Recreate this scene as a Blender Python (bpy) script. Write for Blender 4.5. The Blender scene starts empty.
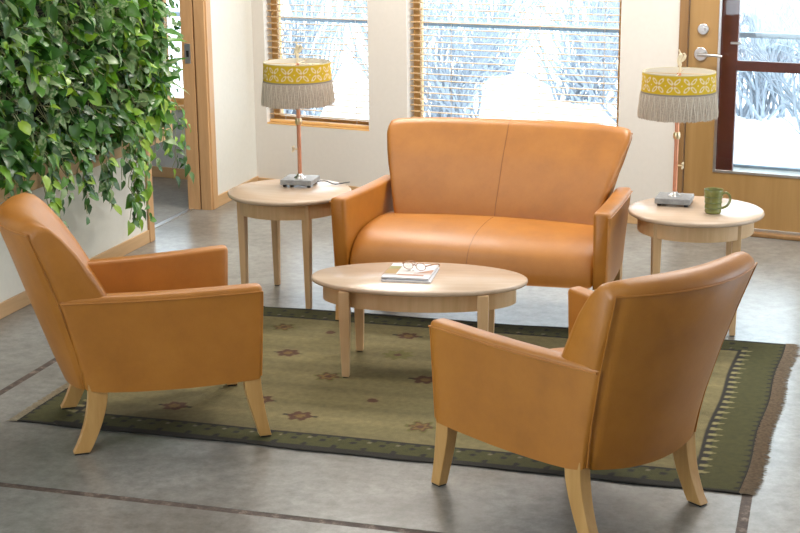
import bpy, math, random
from math import sin, cos, pi, radians, sqrt
from mathutils import Vector, Matrix

scene = bpy.context.scene
COL = scene.collection

# ------------------------------------------------------------------ camera
CAM_H = 2.25
FPX, PITCH, YAW, ROLL = 1480.46, .2501307, .2873246, -.009968
cam_d = bpy.data.cameras.new('camera')
cam = bpy.data.objects.new('camera', cam_d); COL.objects.link(cam)
cam_d.sensor_fit = 'HORIZONTAL'; cam_d.sensor_width = 36.0
cam_d.lens = FPX * 36.0 / 800.0
cam_d.clip_start = .05; cam_d.clip_end = 500
_f = Vector((-sin(YAW)*cos(PITCH), cos(YAW)*cos(PITCH), -sin(PITCH)))
_r = Vector((cos(YAW), sin(YAW), 0)); _u = _r.cross(_f)
_r2 = _r*cos(ROLL) + _u*sin(ROLL); _u2 = -_r*sin(ROLL) + _u*cos(ROLL)
cam.matrix_world = Matrix(((_r2.x, _u2.x, -_f.x, 0), (_r2.y, _u2.y, -_f.y, 0), (_r2.z, _u2.z, -_f.z, CAM_H), (0, 0, 0, 1)))
scene.camera = cam

# ------------------------------------------------------------------ light
SKY = 6.4
CEIL = 3.1
w = bpy.data.worlds.new('world'); scene.world = w; w.use_nodes = True
bg = w.node_tree.nodes['Background']
bg.inputs[0].default_value = (.79, .905, 1.0, 1); bg.inputs[1].default_value = SKY
def area(name, loc, rot, sx, sy, power, col, portal=False):
    d = bpy.data.lights.new(name, 'AREA'); d.shape = 'RECTANGLE'; d.size = sx; d.size_y = sy
    d.energy = power; d.color = col
    if portal: d.cycles.is_portal = True
    o = bpy.data.objects.new(name, d); COL.objects.link(o); o.location = loc; o.rotation_euler = rot
    return o
WARM = (1.0, .94, .87)
for (lx, ly, lp) in ((-2.9, 3.2, 14), (-.3, 3.2, 6), (-2.9, 6.2, 26), (-.3, 6.2, 24), (-2.9, 9.0, 75), (-.6, 8.7, 75)):
    area('ceiling_lamp', (lx, ly, CEIL-.03), (0, 0, 0), .9, .6, lp, WARM)  # unseen fill lights under the ceiling, added to brighten the room
area('far_room_fill', (-5.6, 8.8, CEIL-.03), (0, 0, 0), .6, .6, 26, (1, .95, .88))  # unseen area light as fill for the far room
vs = scene.view_settings
vs.view_transform = 'Standard'; vs.look = 'None'; vs.gamma = 1; vs.use_curve_mapping = False
vs.exposure = 0.0

# ------------------------------------------------------------------ materials
def new_mat(name):
    m = bpy.data.materials.new(name); m.use_nodes = True
    nt = m.node_tree
    return m, nt, nt.nodes, nt.links, nt.nodes['Principled BSDF']
def N(nodes, t, **kw):
    n = nodes.new(t)
    for k, v in kw.items():
        if k in n.inputs: n.inputs[k].default_value = v
        else: setattr(n, k, v)
    return n
def ramp(nodes, stops):
    r = nodes.new('ShaderNodeValToRGB'); e = r.color_ramp.elements
    while len(e) < len(stops): e.new(.5)
    for el, (p, c) in zip(e, stops): el.position = p; el.color = (*c, 1)
    return r
def plain(name, c, rough=.5, metal=0, noise=0, nscale=30, bump=0, bscale=200, spec=.5):
    m, nt, n, l, b = new_mat(name)
    b.inputs['Base Color'].default_value = (*c, 1); b.inputs['Roughness'].default_value = rough
    b.inputs['Metallic'].default_value = metal; b.inputs['Specular IOR Level'].default_value = spec
    tc = N(n, 'ShaderNodeTexCoord')
    nz = N(n, 'ShaderNodeTexNoise', Scale=nscale, Detail=5.0); l.new(tc.outputs['Object'], nz.inputs['Vector'])
    k = max(noise, .02)
    r = ramp(n, [(.25, tuple(x*(1-k) for x in c)), (.75, tuple(min(1, x*(1+k)) for x in c))])
    l.new(nz.outputs['Fac'], r.inputs['Fac']); l.new(r.outputs['Color'], b.inputs['Base Color'])
    if bump:
        n2 = N(n, 'ShaderNodeTexNoise', Scale=bscale, Detail=4.0); l.new(tc.outputs['Object'], n2.inputs['Vector'])
        bp = N(n, 'ShaderNodeBump', Strength=bump, Distance=.004); l.new(n2.outputs['Fac'], bp.inputs['Height'])
        l.new(bp.outputs['Normal'], b.inputs['Normal'])
    return m
def wood(name, c1, c2, axis='Z', rough=.38, scale=1.0, coat=.0):
    m, nt, n, l, b = new_mat(name)
    tc = N(n, 'ShaderNodeTexCoord'); mp = N(n, 'ShaderNodeMapping')
    s = {'X': (1.2, 16, 16), 'Y': (16, 1.2, 16), 'Z': (16, 16, 1.2)}[axis]
    mp.inputs['Scale'].default_value = tuple(v*scale for v in s)
    l.new(tc.outputs['Object'], mp.inputs['Vector'])
    nz = N(n, 'ShaderNodeTexNoise', Scale=1.6, Detail=8.0, Roughness=.62, Distortion=.6); l.new(mp.outputs[0], nz.inputs['Vector'])
    r = ramp(n, [(.3, c1), (.7, c2)]); l.new(nz.outputs['Fac'], r.inputs['Fac'])
    l.new(r.outputs['Color'], b.inputs['Base Color'])
    b.inputs['Roughness'].default_value = rough
    if coat: b.inputs['Coat Weight'].default_value = coat; b.inputs['Coat Roughness'].default_value = .2
    bp = N(n, 'ShaderNodeBump', Strength=.08, Distance=.002); l.new(nz.outputs['Fac'], bp.inputs['Height']); l.new(bp.outputs['Normal'], b.inputs['Normal'])
    return m
def attr_mat(name, rough=.8, bump=.3, bscale=400, noise=.12, nscale=60, sheen=0):
    m, nt, n, l, b = new_mat(name)
    at = N(n, 'ShaderNodeAttribute', attribute_name='Col')
    tc = N(n, 'ShaderNodeTexCoord')
    nz = N(n, 'ShaderNodeTexNoise', Scale=nscale, Detail=6.0); l.new(tc.outputs['Object'], nz.inputs['Vector'])
    r = ramp(n, [(.2, (1-noise,)*3), (.8, (1+noise,)*3)]); l.new(nz.outputs['Fac'], r.inputs['Fac'])
    mx = N(n, 'ShaderNodeMix', data_type='RGBA', blend_type='MULTIPLY'); mx.inputs[0].default_value = 1
    l.new(at.outputs['Color'], mx.inputs[6]); l.new(r.outputs['Color'], mx.inputs[7]); l.new(mx.outputs[2], b.inputs['Base Color'])
    b.inputs['Roughness'].default_value = rough
    if bump:
        n2 = N(n, 'ShaderNodeTexNoise', Scale=bscale, Detail=3.0); l.new(tc.outputs['Object'], n2.inputs['Vector'])
        bp = N(n, 'ShaderNodeBump', Strength=bump, Distance=.006); l.new(n2.outputs['Fac'], bp.inputs['Height']); l.new(bp.outputs['Normal'], b.inputs['Normal'])
    return m
def leather():
    m, nt, n, l, b = new_mat('leather')
    tc = N(n, 'ShaderNodeTexCoord')
    a = N(n, 'ShaderNodeTexNoise', Scale=5.0, Detail=6.0, Roughness=.65); l.new(tc.outputs['Object'], a.inputs['Vector'])
    r = ramp(n, [(.25, (.36, .128, .010)), (.5, (.435, .160, .014)), (.75, (.49, .190, .021))]); l.new(a.outputs['Fac'], r.inputs['Fac'])
    l.new(r.outputs['Color'], b.inputs['Base Color'])
    b.inputs['Roughness'].default_value = .44; b.inputs['Specular IOR Level'].default_value = .62
    b.inputs['Coat Weight'].default_value = .12; b.inputs['Coat Roughness'].default_value = .38
    v = N(n, 'ShaderNodeTexVoronoi', Scale=260.0); l.new(tc.outputs['Object'], v.inputs['Vector'])
    g = N(n, 'ShaderNodeTexNoise', Scale=38.0, Detail=5.0); l.new(tc.outputs['Object'], g.inputs['Vector'])
    ad = N(n, 'ShaderNodeMath', operation='ADD'); l.new(v.outputs['Distance'], ad.inputs[0]); l.new(g.outputs['Fac'], ad.inputs[1])
    bp = N(n, 'ShaderNodeBump', Strength=.12, Distance=.003); l.new(ad.outputs[0], bp.inputs['Height']); l.new(bp.outputs['Normal'], b.inputs['Normal'])
    return m
def concrete():
    m, nt, n, l, b = new_mat('concrete')
    tc = N(n, 'ShaderNodeNewGeometry')
    a = N(n, 'ShaderNodeTexNoise', Scale=1.7, Detail=9.0, Roughness=.62, Distortion=.4); l.new(tc.outputs['Position'], a.inputs['Vector'])
    r = ramp(n, [(.28, (.145, .143, .128)), (.5, (.212, .211, .196)), (.72, (.268, .268, .254))]); l.new(a.outputs['Fac'], r.inputs['Fac'])
    f = N(n, 'ShaderNodeTexNoise', Scale=14.0, Detail=12.0, Roughness=.78); l.new(tc.outputs['Position'], f.inputs['Vector'])
    r2 = ramp(n, [(.36, (.66, .66, .65)), (.64, (1.28, 1.28, 1.29))]); l.new(f.outputs['Fac'], r2.inputs['Fac'])
    mx = N(n, 'ShaderNodeMix', data_type='RGBA', blend_type='MULTIPLY'); mx.inputs[0].default_value = 1
    l.new(r.outputs['Color'], mx.inputs[6]); l.new(r2.outputs['Color'], mx.inputs[7])
    # sparse dark scuffs and pits
    s = N(n, 'ShaderNodeTexNoise', Scale=26.0, Detail=10.0, Roughness=.72); l.new(tc.outputs['Position'], s.inputs['Vector'])
    r3 = ramp(n, [(.24, (.45, .42, .38)), (.30, (1, 1, 1))]); l.new(s.outputs['Fac'], r3.inputs['Fac'])
    m2 = N(n, 'ShaderNodeMix', data_type='RGBA', blend_type='MULTIPLY'); m2.inputs[0].default_value = .8
    l.new(mx.outputs[2], m2.inputs[6]); l.new(r3.outputs['Color'], m2.inputs[7])
    l.new(m2.outputs[2], b.inputs['Base Color'])
    rr = N(n, 'ShaderNodeMapRange'); rr.inputs['To Min'].default_value = .24; rr.inputs['To Max'].default_value = .36
    b.inputs['Coat Weight'].default_value = .35; b.inputs['Coat Roughness'].default_value = .22
    l.new(a.outputs['Fac'], rr.inputs['Value']); l.new(rr.outputs[0], b.inputs['Roughness'])
    bp = N(n, 'ShaderNodeBump', Strength=.08, Distance=.004); l.new(f.outputs['Fac'], bp.inputs['Height']); l.new(bp.outputs['Normal'], b.inputs['Normal'])
    return m
def joint_mat():
    m, nt, n, l, b = new_mat('joint_filler')
    tc = N(n, 'ShaderNodeNewGeometry')
    a = N(n, 'ShaderNodeTexNoise', Scale=16.0, Detail=9.0, Roughness=.75); l.new(tc.outputs['Position'], a.inputs['Vector'])
    r = ramp(n, [(.40, (.055, .040, .033)), (.54, (.105, .076, .062)), (.64, (.26, .205, .17))]); l.new(a.outputs['Fac'], r.inputs['Fac'])
    l.new(r.outputs['Color'], b.inputs['Base Color']); b.inputs['Roughness'].default_value = .7
    return m
def leaf_mat(name, c1, c2, pale=None):
    m, nt, n, l, b = new_mat(name)
    oi = N(n, 'ShaderNodeObjectInfo')
    r = ramp(n, [(0, c1), (1, c2)]); l.new(oi.outputs['Random'], r.inputs['Fac'])
    out = r.outputs['Color']
    if pale:
        tc = N(n, 'ShaderNodeTexCoord'); nz = N(n, 'ShaderNodeTexNoise', Scale=5.0, Detail=4.0); l.new(tc.outputs['Object'], nz.inputs['Vector'])
        rp = ramp(n, [(.46, (0, 0, 0)), (.56, (1, 1, 1))]); l.new(nz.outputs['Fac'], rp.inputs['Fac'])
        mx = N(n, 'ShaderNodeMix', data_type='RGBA'); l.new(rp.outputs['Color'], mx.inputs[0]); l.new(out, mx.inputs[6]); mx.inputs[7].default_value = (*pale, 1)
        out = mx.outputs[2]
    l.new(out, b.inputs['Base Color']); b.inputs['Roughness'].default_value = .36
    tr = N(n, 'ShaderNodeBsdfTranslucent'); l.new(out, tr.inputs['Color'])
    ms = N(n, 'ShaderNodeMixShader'); ms.inputs[0].default_value = .28
    l.new(b.outputs[0], ms.inputs[1]); l.new(tr.outputs[0], ms.inputs[2]); l.new(ms.outputs[0], n['Material Output'].inputs[0])
    return m
def glass_mat(name):
    m, nt, n, l, b = new_mat(name)
    tr = N(n, 'ShaderNodeBsdfTransparent'); gl = N(n, 'ShaderNodeBsdfGlossy', Roughness=.02)
    fr = N(n, 'ShaderNodeFresnel', IOR=1.45); ms = N(n, 'ShaderNodeMixShader')
    tr.inputs[0].default_value = (.97, .985, .985, 1)
    l.new(fr.outputs[0], ms.inputs[0]); l.new(tr.outputs[0], ms.inputs[1]); l.new(gl.outputs[0], ms.inputs[2])
    l.new(ms.outputs[0], n['Material Output'].inputs[0])
    return m

M = {}
M['leather'] = leather()
M['seam'] = plain('seam_thread', (.26, .10, .028), .6)
M['maple'] = wood('maple', (.60, .38, .19), (.72, .49, .28), 'Z', .36)
M['maple_top'] = wood('maple_top', (.52, .385, .275), (.60, .465, .35), 'X', .26, .8)
M['maple_leg'] = wood('maple_leg', (.50, .265, .078), (.61, .35, .125), 'Z', .35)
M['fir'] = wood('fir_trim', (.50, .29, .13), (.62, .38, .19), 'Z', .42)
M['fir_x'] = wood('fir_board', (.52, .32, .15), (.62, .40, .21), 'X', .42)
M['fir_y'] = wood('fir_board_y', (.52, .32, .15), (.62, .40, .21), 'Y', .42)
M['door_wood'] = wood('door_veneer', (.31, .175, .058), (.39, .23, .085), 'Z', .38, .45)
M['door_frame'] = wood('door_frame_wood', (.22, .115, .042), (.29, .16, .062), 'Z', .42)
M['blind_wood'] = wood('blind_wood', (.74, .43, .15), (.84, .53, .22), 'X', .4)
M['slat'] = wood('slat_wood', (.50, .33, .17), (.58, .40, .22), 'X', .4)
M['redwood'] = plain('red_paint', (.15, .032, .024), .4, noise=.15)
M['cream'] = plain('cream_paint', (.765, .755, .69), .7, bump=.05, bscale=300)
M['beige'] = plain('beige_paint', (.69, .65, .60), .7, bump=.05, bscale=300)
M['white'] = plain('white_paint', (.85, .85, .83), .6)
M['greyblue'] = plain('far_room_paint', (.55, .57, .58), .7)
M['concrete'] = concrete()
M['joint'] = joint_mat()
M['steel'] = plain('brushed_steel', (.62, .62, .62), .28, 1, noise=.05)
M['gold'] = plain('pale_brass', (.80, .66, .42), .3, 1)
M['copper'] = plain('copper_tube', (.72, .33, .20), .35, .55, noise=.1)
M['stone'] = plain('grey_slate', (.30, .31, .32), .45, noise=.25, nscale=40, bump=.1)
M['black'] = plain('black_rubber', (.015, .015, .015), .5)
M['ivory'] = plain('ivory_finial', (.80, .70, .50), .4)
M['shade_in'] = plain('shade_lining', (.86, .83, .74), .8)
M['fringe_lamp'] = plain('taupe_fringe', (.52, .44, .36), .85, noise=.25, nscale=150)
M['cream_thread'] = plain('cream_thread', (.72, .66, .56), .85)
M['attr_cloth'] = attr_mat('printed_cloth', .8, .1, 500, .06, 90)
M['rug'] = attr_mat('woven_wool', .95, .5, 260, .22, 38)
M['rug_fringe'] = plain('rug_fringe_wool', (.30, .235, .17), .95, noise=.3, nscale=80)
M['rug_fringe_l'] = plain('rug_fringe_wool_light', (.36, .30, .21), .95, noise=.3, nscale=80)
M['print'] = attr_mat('glossy_print', .3, 0, 1, .03, 20)
M['paper'] = plain('paper_pages', (.80, .80, .82), .6, noise=.08, nscale=300)
M['tortoise'] = plain('tortoiseshell', (.36, .17, .08), .25, noise=.4, nscale=60)
M['lens'] = glass_mat('lens_glass')
M['glass'] = glass_mat('window_glass')
M['glaze'] = plain('green_glaze', (.215, .225, .068), .22, noise=.3, nscale=18)
M['glaze_dark'] = plain('green_glaze_groove', (.12, .15, .045), .3, noise=.2)
M['soil'] = plain('dark_felt', (.012, .014, .012), .9)
M['stem'] = plain('green_stem', (.16, .24, .06), .6)
M['stem_pale'] = plain('pale_stem', (.36, .38, .20), .6)
M['snow'] = plain('snow', (.88, .90, .93), .8, noise=.05, nscale=2)
M['bark'] = plain('grey_bark', (.30, .34, .385), .9, noise=.2, nscale=8)
M['rail'] = plain('weathered_rail', (.16, .21, .26), .7)
M['leaf_dark'] = leaf_mat('leaf_dark', (.018, .075, .016), (.05, .15, .025))
M['leaf_mid'] = leaf_mat('leaf_mid', (.05, .17, .022), (.12, .30, .04))
M['leaf_lime'] = leaf_mat('leaf_lime', (.15, .36, .022), (.32, .50, .05))
M['leaf_grey'] = leaf_mat('leaf_grey', (.15, .27, .10), (.30, .42, .20))
M['leaf_var'] = leaf_mat('leaf_variegated', (.06, .18, .04), (.12, .26, .07), (.30, .40, .20))

# ------------------------------------------------------------------ mesh helpers
class MB:
    def __init__(s): s.v = []; s.f = []
    def add(s, vs, fs):
        o = len(s.v); s.v += [tuple(p) for p in vs]; s.f += [tuple(i+o for i in f) for f in fs]; return s
    def box(s, x0, x1, y0, y1, z0, z1):
        return s.add([(x0,y0,z0),(x1,y0,z0),(x1,y1,z0),(x0,y1,z0),(x0,y0,z1),(x1,y0,z1),(x1,y1,z1),(x0,y1,z1)],
                     [(3,2,1,0),(4,5,6,7),(0,1,5,4),(1,2,6,5),(2,3,7,6),(3,0,4,7)])
    def loft(s, loops, cap=True, closed=False):
        n = len(loops[0]); vs = [p for L in loops for p in L]; fs = []
        m = len(loops)
        for i in range(m if closed else m-1):
            a = i*n; b = ((i+1) % m)*n
            for j in range(n):
                k = (j+1) % n; fs.append((a+j, a+k, b+k, b+j))
        if cap and not closed:
            fs.append(tuple(range(n))[::-1]); fs.append(tuple(range((m-1)*n, m*n)))
        return s.add(vs, fs)
    def tube(s, path, r, n=8, cap=True):
        path = [Vector(p) for p in path]; loops = []
        rs = r if isinstance(r, (list, tuple)) else [r]*len(path)
        up = None
        for i, p in enumerate(path):
            t = (path[min(i+1, len(path)-1)] - path[max(i-1, 0)])
            if t.length < 1e-9: t = Vector((0, 0, 1))
            t.normalize()
            if up is None:
                up = Vector((0, 0, 1)) if abs(t.z) < .9 else Vector((1, 0, 0))
            a = t.cross(up)
            if a.length < 1e-6: a = t.orthogonal()
            a.normalize(); b = a.cross(t).normalized(); up = b
            loops.append([tuple(p + a*(rs[i]*cos(2*pi*k/n)) + b*(rs[i]*sin(2*pi*k/n))) for k in range(n)])
        return s.loft(loops, cap)
    def lathe(s, prof, n=40, sx=1, sy=1, cx=0, cy=0, closed=False):
        loops = [[(cx+sx*r*cos(2*pi*k/n), cy+sy*r*sin(2*pi*k/n), z) for k in range(n)] for r, z in prof]
        return s.loft(loops, cap=not closed, closed=closed)
    def build(s, name, mat, parent=None, smooth=False, bevel=0, seg=2, angle=40):
        me = bpy.data.meshes.new(name); me.from_pydata(s.v, [], s.f); me.update()
        import bmesh
        b = bmesh.new(); b.from_mesh(me); bmesh.ops.recalc_face_normals(b, faces=b.faces); b.to_mesh(me); b.free()
        me.materials.append(M[mat] if isinstance(mat, str) else mat)
        if smooth: me.shade_smooth(); me.set_sharp_from_angle(angle=radians(angle))
        o = bpy.data.objects.new(name, me); COL.objects.link(o)
        if parent is not None: o.parent = parent
        if bevel:
            md = o.modifiers.new('bevel', 'BEVEL'); md.width = bevel; md.segments = seg; md.limit_method = 'ANGLE'
        return o
def empty(name, loc=(0,0,0), rz=0):
    o = bpy.data.objects.new(name, None); COL.objects.link(o); o.location = loc; o.rotation_euler = (0, 0, rz); o.empty_display_size = .1
    return o
def tag(o, label, cat, group=None):
    o['label'] = label; o['category'] = cat
    if group: o['group'] = group
    return o
def struct(o, label=None):
    o['kind'] = 'structure'
    if label: o['label'] = label
    return o
def copy_obj(o, parent=None):
    c = o.copy(); COL.objects.link(c)
    if parent is not None: c.parent = parent
    return c
def lerp(tab, x):
    if x <= tab[0][0]: return tab[0][1]
    for (a, p), (b, q) in zip(tab, tab[1:]):
        if x <= b: t = (x-a)/(b-a); t = t*t*(3-2*t) if False else t; return p+(q-p)*t
    return tab[-1][1]
def catmull(pts, k=6):
    out = []; P = [pts[0]] + list(pts) + [pts[-1]]
    for i in range(1, len(P)-2):
        for j in range(k):
            t = j/k; a, b, c, d = P[i-1], P[i], P[i+1], P[i+2]
            out.append(tuple(.5*((2*b[m]) + (-a[m]+c[m])*t + (2*a[m]-5*b[m]+4*c[m]-d[m])*t*t + (-a[m]+3*b[m]-3*c[m]+d[m])*t**3) for m in range(len(b))))
    out.append(tuple(pts[-1])); return out

# ------------------------------------------------------------------ room shell
XW = -4.29                      # inner face of the left wall
PHI = radians(11.5)             # the window wall is not square to the left wall
WA = Vector((-4.285, 10.60, 0))
DY0, DY1, DH = 8.73, 9.71, 2.12  # doorway in the left wall

floor = struct(MB().box(-7.2, 3.6, -2.4, 12.4, -.12, -.0015).build('floor', 'joint'), 'grey polished concrete floor with dark filled joints')
xs = [-7.2, -4.445, -3.63, -.226, 3.6]; ys = [-2.4, 1.3, 4.75, 7.22]
for i in range(4):
    for j in range(3):
        g = .020
        gx0 = g if i > 1 else .002
        gx1 = g if 0 < i < 3 else .002
        MB().box(xs[i]+gx0, xs[i+1]-gx1, ys[j]+g, ys[j+1]-g, -.05, 0).build('slab', 'concrete', floor)
MB().box(-7.2, -4.447, 7.22, 12.4, -.05, 0).build('slab', 'concrete', floor)
MB().box(-4.443, 3.6, 7.236, 12.4, -.05, 0).build('slab', 'concrete', floor)

def wall_boxes(mb, s0, s1, z0, z1, y0, y1, holes):
    """holes: (s0,s1,z0,z1) sorted by s"""
    cur = s0
    for a, b, c, d in holes:
        mb.box(cur, a, y0, y1, z0, z1)
        if c > z0: mb.box(a, b, y0, y1, z0, c)
        if d < z1: mb.box(a, b, y0, y1, d, z1)
        cur = b
    mb.box(cur, s1, y0, y1, z0, z1); return mb
W1 = (.10, 1.005, .50, 2.12); W2 = (1.323, 2.948, .50, 2.12); W0 = (-2.0, -.40, .58, 2.12); DR = (3.35, 4.50, 0, 2.16)
wall_back = struct(wall_boxes(MB(), -.03, 7.6, 0, CEIL, 0, .20, [W1, W2, DR]).build('wall_back', 'beige'), 'beige painted wall with two blind-covered windows')
wall_back.location = WA; wall_back.rotation_euler = (0, 0, -PHI)
wall_far = struct(wall_boxes(MB(), -3.2, -.12, 0, CEIL, .005, .195, [W0]).build('wall_far_room', 'greyblue'), 'pale grey wall of the room beyond the doorway')
wall_far.location = WA; wall_far.rotation_euler = (0, 0, -PHI)
LW = (-1.9, 2.9, .3, 2.7)
mb = MB(); mb.box(XW-.16, XW, -2.4, LW[0], 0, CEIL); mb.box(XW-.16, XW, LW[0], LW[1], 0, LW[2]); mb.box(XW-.16, XW, LW[0], LW[1], LW[3], CEIL); mb.box(XW-.16, XW, LW[1], DY0, 0, CEIL); mb.box(XW-.16, XW, DY0, DY1, DH, CEIL); mb.box(XW-.16, XW, DY1, 10.72, 0, CEIL)
wall_left = struct(mb.build('wall_left', 'cream'), 'cream painted wall behind the plants')
RW = (6.6, 8.6, .1, 2.4)  # unseen opening, added to light the left wall and right floor
mb = MB(); mb.box(3.4, 3.6, -2.4, RW[0], 0, CEIL); mb.box(3.4, 3.6, RW[0], RW[1], 0, RW[2]); mb.box(3.4, 3.6, RW[0], RW[1], RW[3], CEIL); mb.box(3.4, 3.6, RW[1], 9.3, 0, CEIL)
wall_right = struct(mb.build('wall_right', 'beige'), 'beige wall with an added opening for side daylight')
wall_front = struct(MB().box(-4.45, 3.6, -2.6, -2.4, 0, CEIL).build('wall_front', 'cream'), 'cream wall facing the windows')
wall_far2 = struct(MB().box(-7.35, -7.2, 5.5, 12.4, 0, CEIL).build('wall_far_side', 'greyblue'), 'side wall of the room beyond the doorway')
wall_far3 = struct(MB().box(-7.2, -4.45, 5.5, 5.6, 0, CEIL).build('wall_far_partition', 'greyblue'), 'partition of the room beyond the doorway')
mb = MB(); mb.box(-4.45, 3.6, -2.6, 11.6, CEIL, CEIL+.15); mb.box(-7.35, -4.45, 5.5, 11.6, CEIL, CEIL+.15)
ceiling = struct(mb.build('ceiling', 'white'), 'white ceiling')

# baseboards and casings
def local(o):
    o.location = WA; o.rotation_euler = (0, 0, -PHI); return o
struct(MB().box(XW, XW+.014, -2.4, 8.655, 0, .085).build('baseboard_left', 'fir_y', bevel=.003), 'light wood baseboard under the plants')
struct(MB().box(XW, XW+.014, 9.80, 10.60, 0, .085).build('baseboard_left_end', 'fir_y', bevel=.003), 'light wood baseboard beside the doorway')
struct(local(MB().box(.012, 3.34, -.014, 0, 0, .075).build('baseboard_back', 'fir_x', bevel=.003)), 'light wood baseboard below the windows')
struct(local(MB().box(-3.0, -.16, -.01, .005, 0, .085).build('baseboard_far_room', 'fir_x', bevel=.003)), 'wood baseboard in the room beyond the doorway')
tr = struct(MB().box(XW, XW+.018, DY0-.075, DY0, 0, DH+.07).build('trim_1', 'fir', bevel=.004), 'wood casing at the end of the planted wall')
MB().box(XW-.16, XW+.006, DY0, DY0+.016, 0, DH).build('lining', 'fir', tr, bevel=.003)
tr = struct(MB().box(XW-.02, XW+.018, DY1, DY1+.085, 0, DH+.07).build('trim_2', 'fir', bevel=.004), 'wood casing and jamb on the far side of the doorway')
MB().box(XW-.175, XW-.082, DY1-.02, DY1+.03, 0, DH).build('jamb', 'fir', tr, bevel=.003)
MB().box(XW-.070, XW+.008, DY1-.02, DY1+.03, 0, DH).build('jamb', 'fir', tr, bevel=.003)
MB().box(XW-.083, XW-.069, DY1-.008, DY1+.03, 0, DH).build('pocket_slot', 'door_frame', tr)
st = MB().box(XW-.150, XW-.105, DY1-.0225, DY1-.018, 1.06, 1.20).build('strike_plate', 'steel', tr, bevel=.002)
MB().box(XW-.138, XW-.118, DY1-.0232, DY1-.0222, 1.105, 1.15).build('latch_hole', 'black', st)
struct(MB().box(XW-.175, XW-.135, DY0+.018, DY1-.02, -.002, .006).build('trim_3', 'steel', bevel=.002), 'shiny metal threshold strip across the doorway')

# windows: root is the frame, panes and mullion are parts
def window(n, W, label, sillmat='blind_wood', far=False):
    s0, s1, z0, z1 = W; t = .055
    mb = MB(); y0, y1 = .105, .165
    mb.box(s0, s0+t, y0, y1, z0, z1); mb.box(s1-t, s1, y0, y1, z0, z1); mb.box(s0+t, s1-t, y0, y1, z0, z0+t); mb.box(s0+t, s1-t, y0, y1, z1-t, z1)
    o = struct(local(mb.build('window_%d' % n, 'blind_wood', bevel=.003)), label)
    MB().box(s0+t, s1-t, .128, .134, z0+t, z1-t).build('pane', 'glass', o)
    MB().box(s0+.002, s1-.002, -.012 if far else .004, .105, z0-.02 if far else z0+.001, z0+.012).build('sill', sillmat, o, bevel=.003)
    for a, b in ((s0-.0005, s0+.004), (s1-.004, s1+.0005)):
        MB().box(a, b, .002, .105, z0+.012, z1).build('reveal', 'white', o)
    return o
window(1, W1, 'left wood-framed window behind the lamp')
window(2, W2, 'wide wood-framed window behind the loveseat')
window(3, W0, 'window of the room beyond the doorway', far=True)
# portals help the daylight through the openings
for s0, s1, z0, z1 in (W1, W2, W0, (3.6, 4.25, .4, 2.0)):
    c = WA + Vector((cos(PHI)*(s0+s1)/2 + sin(PHI)*.22, -sin(PHI)*(s0+s1)/2 + cos(PHI)*.22, (z0+z1)/2))
    area('daylight_portal', c, (radians(-90), 0, -PHI), s1-s0, z1-z0, 1, (1, 1, 1), portal=True)
area('daylight_portal', (3.62, (RW[0]+RW[1])/2, (RW[2]+RW[3])/2), (0, radians(90), 0), RW[3]-RW[2], RW[1]-RW[0], 1, (1, 1, 1), portal=True)
area('daylight_portal', (XW-.18, (LW[0]+LW[1])/2, (LW[2]+LW[3])/2), (0, radians(-90), 0), LW[3]-LW[2], LW[1]-LW[0], 1, (1, 1, 1), portal=True)

# blinds
def blind(W, label):
    s0, s1, z0, z1 = W; s0 += .012; s1 -= .006
    root = local(empty('window_blind')); tag(root, label, 'window blind', 'wooden venetian blinds')
    MB().box(s0, s1, .025, .085, z1-.06, z1-.004).build('head_rail', 'blind_wood', root, bevel=.003)
    MB().box(s0, s1, .030, .080, z0+.014, z0+.036).build('bottom_rail', 'blind_wood', root, bevel=.004)
    z = z0+.075; first = None; L = s1-s0
    while z < z1-.08:
        if first is None:
            tilt = radians(-3); c = .0255
            mb = MB(); d = .0024
            loops = []
            for x in (0, L):
                loops.append([(x, -c*cos(tilt), -c*sin(tilt)-d), (x, 0, .001), (x, c*cos(tilt), c*sin(tilt)-d), (x, c*cos(tilt), c*sin(tilt)+d), (x, 0, .001+2*d), (x, -c*cos(tilt), -c*sin(tilt)+d)])
            first = mb.loft(loops).build('slat', 'slat', root); o = first
        else: o = copy_obj(first, root)
        o.location = (s0, .055, z); z += .0462
    for x in ([s0+.13, s1-.13] if L < 1.2 else [s0+.13, s0+.32, (s0+s1)/2+.2, s1-.13]):
        MB().tube([(x, .055, z0+.03), (x, .055, z1-.05)], .0022, 6).build('cord', 'paper', root)
    return root
blind(W1, 'narrow wooden venetian blind behind the lamp near the room corner')
blind(W2, 'wide wooden venetian blind behind the loveseat')

# the glazed door, a dark red storm door behind it
door = struct(local(MB().build('door_1', 'door_frame')), 'wood door with large glass pane and steel lever') if False else None
mb = MB(); mb.box(3.35, 3.408, -.012, .12, 0, 2.16); mb.box(4.442, 4.50, -.012, .12, 0, 2.16); mb.box(3.408, 4.442, -.012, .12, 2.10, 2.16)
dfr = struct(local(mb.build('trim_4', 'door_frame', bevel=.003)), 'brown wood frame around the glazed door')
mb = MB(); ds0, ds1 = 3.413, 4.438; g0, g1, gz0, gz1 = 3.612, 4.244, .405, 1.93
mb.box(ds0, g0, .012, .057, .02, 2.095); mb.box(g1, ds1, .012, .057, .02, 2.095); mb.box(g0, g1, .012, .057, .02, gz0); mb.box(g0, g1, .012, .057, gz1, 2.095)
door = struct(local(mb.build('door_1', 'door_wood')), 'light wood veneer door with large glass pane and steel lever')
MB().box(g0, g1, .030, .036, gz0, gz1).build('pane', 'glass', door)
mb = MB(); t = .014
mb.box(g0-.004, g0+t, .006, .014, gz0-.004, gz1+.004); mb.box(g1-t, g1+.004, .006, .014, gz0-.004, gz1+.004); mb.box(g0+t, g1-t, .006, .014, gz0-.004, gz0+t); mb.box(g0+t, g1-t, .006, .014, gz1-t, gz1+.004)
MB_glz = mb.build('glazing_bead', 'steel', door, bevel=.002)
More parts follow.
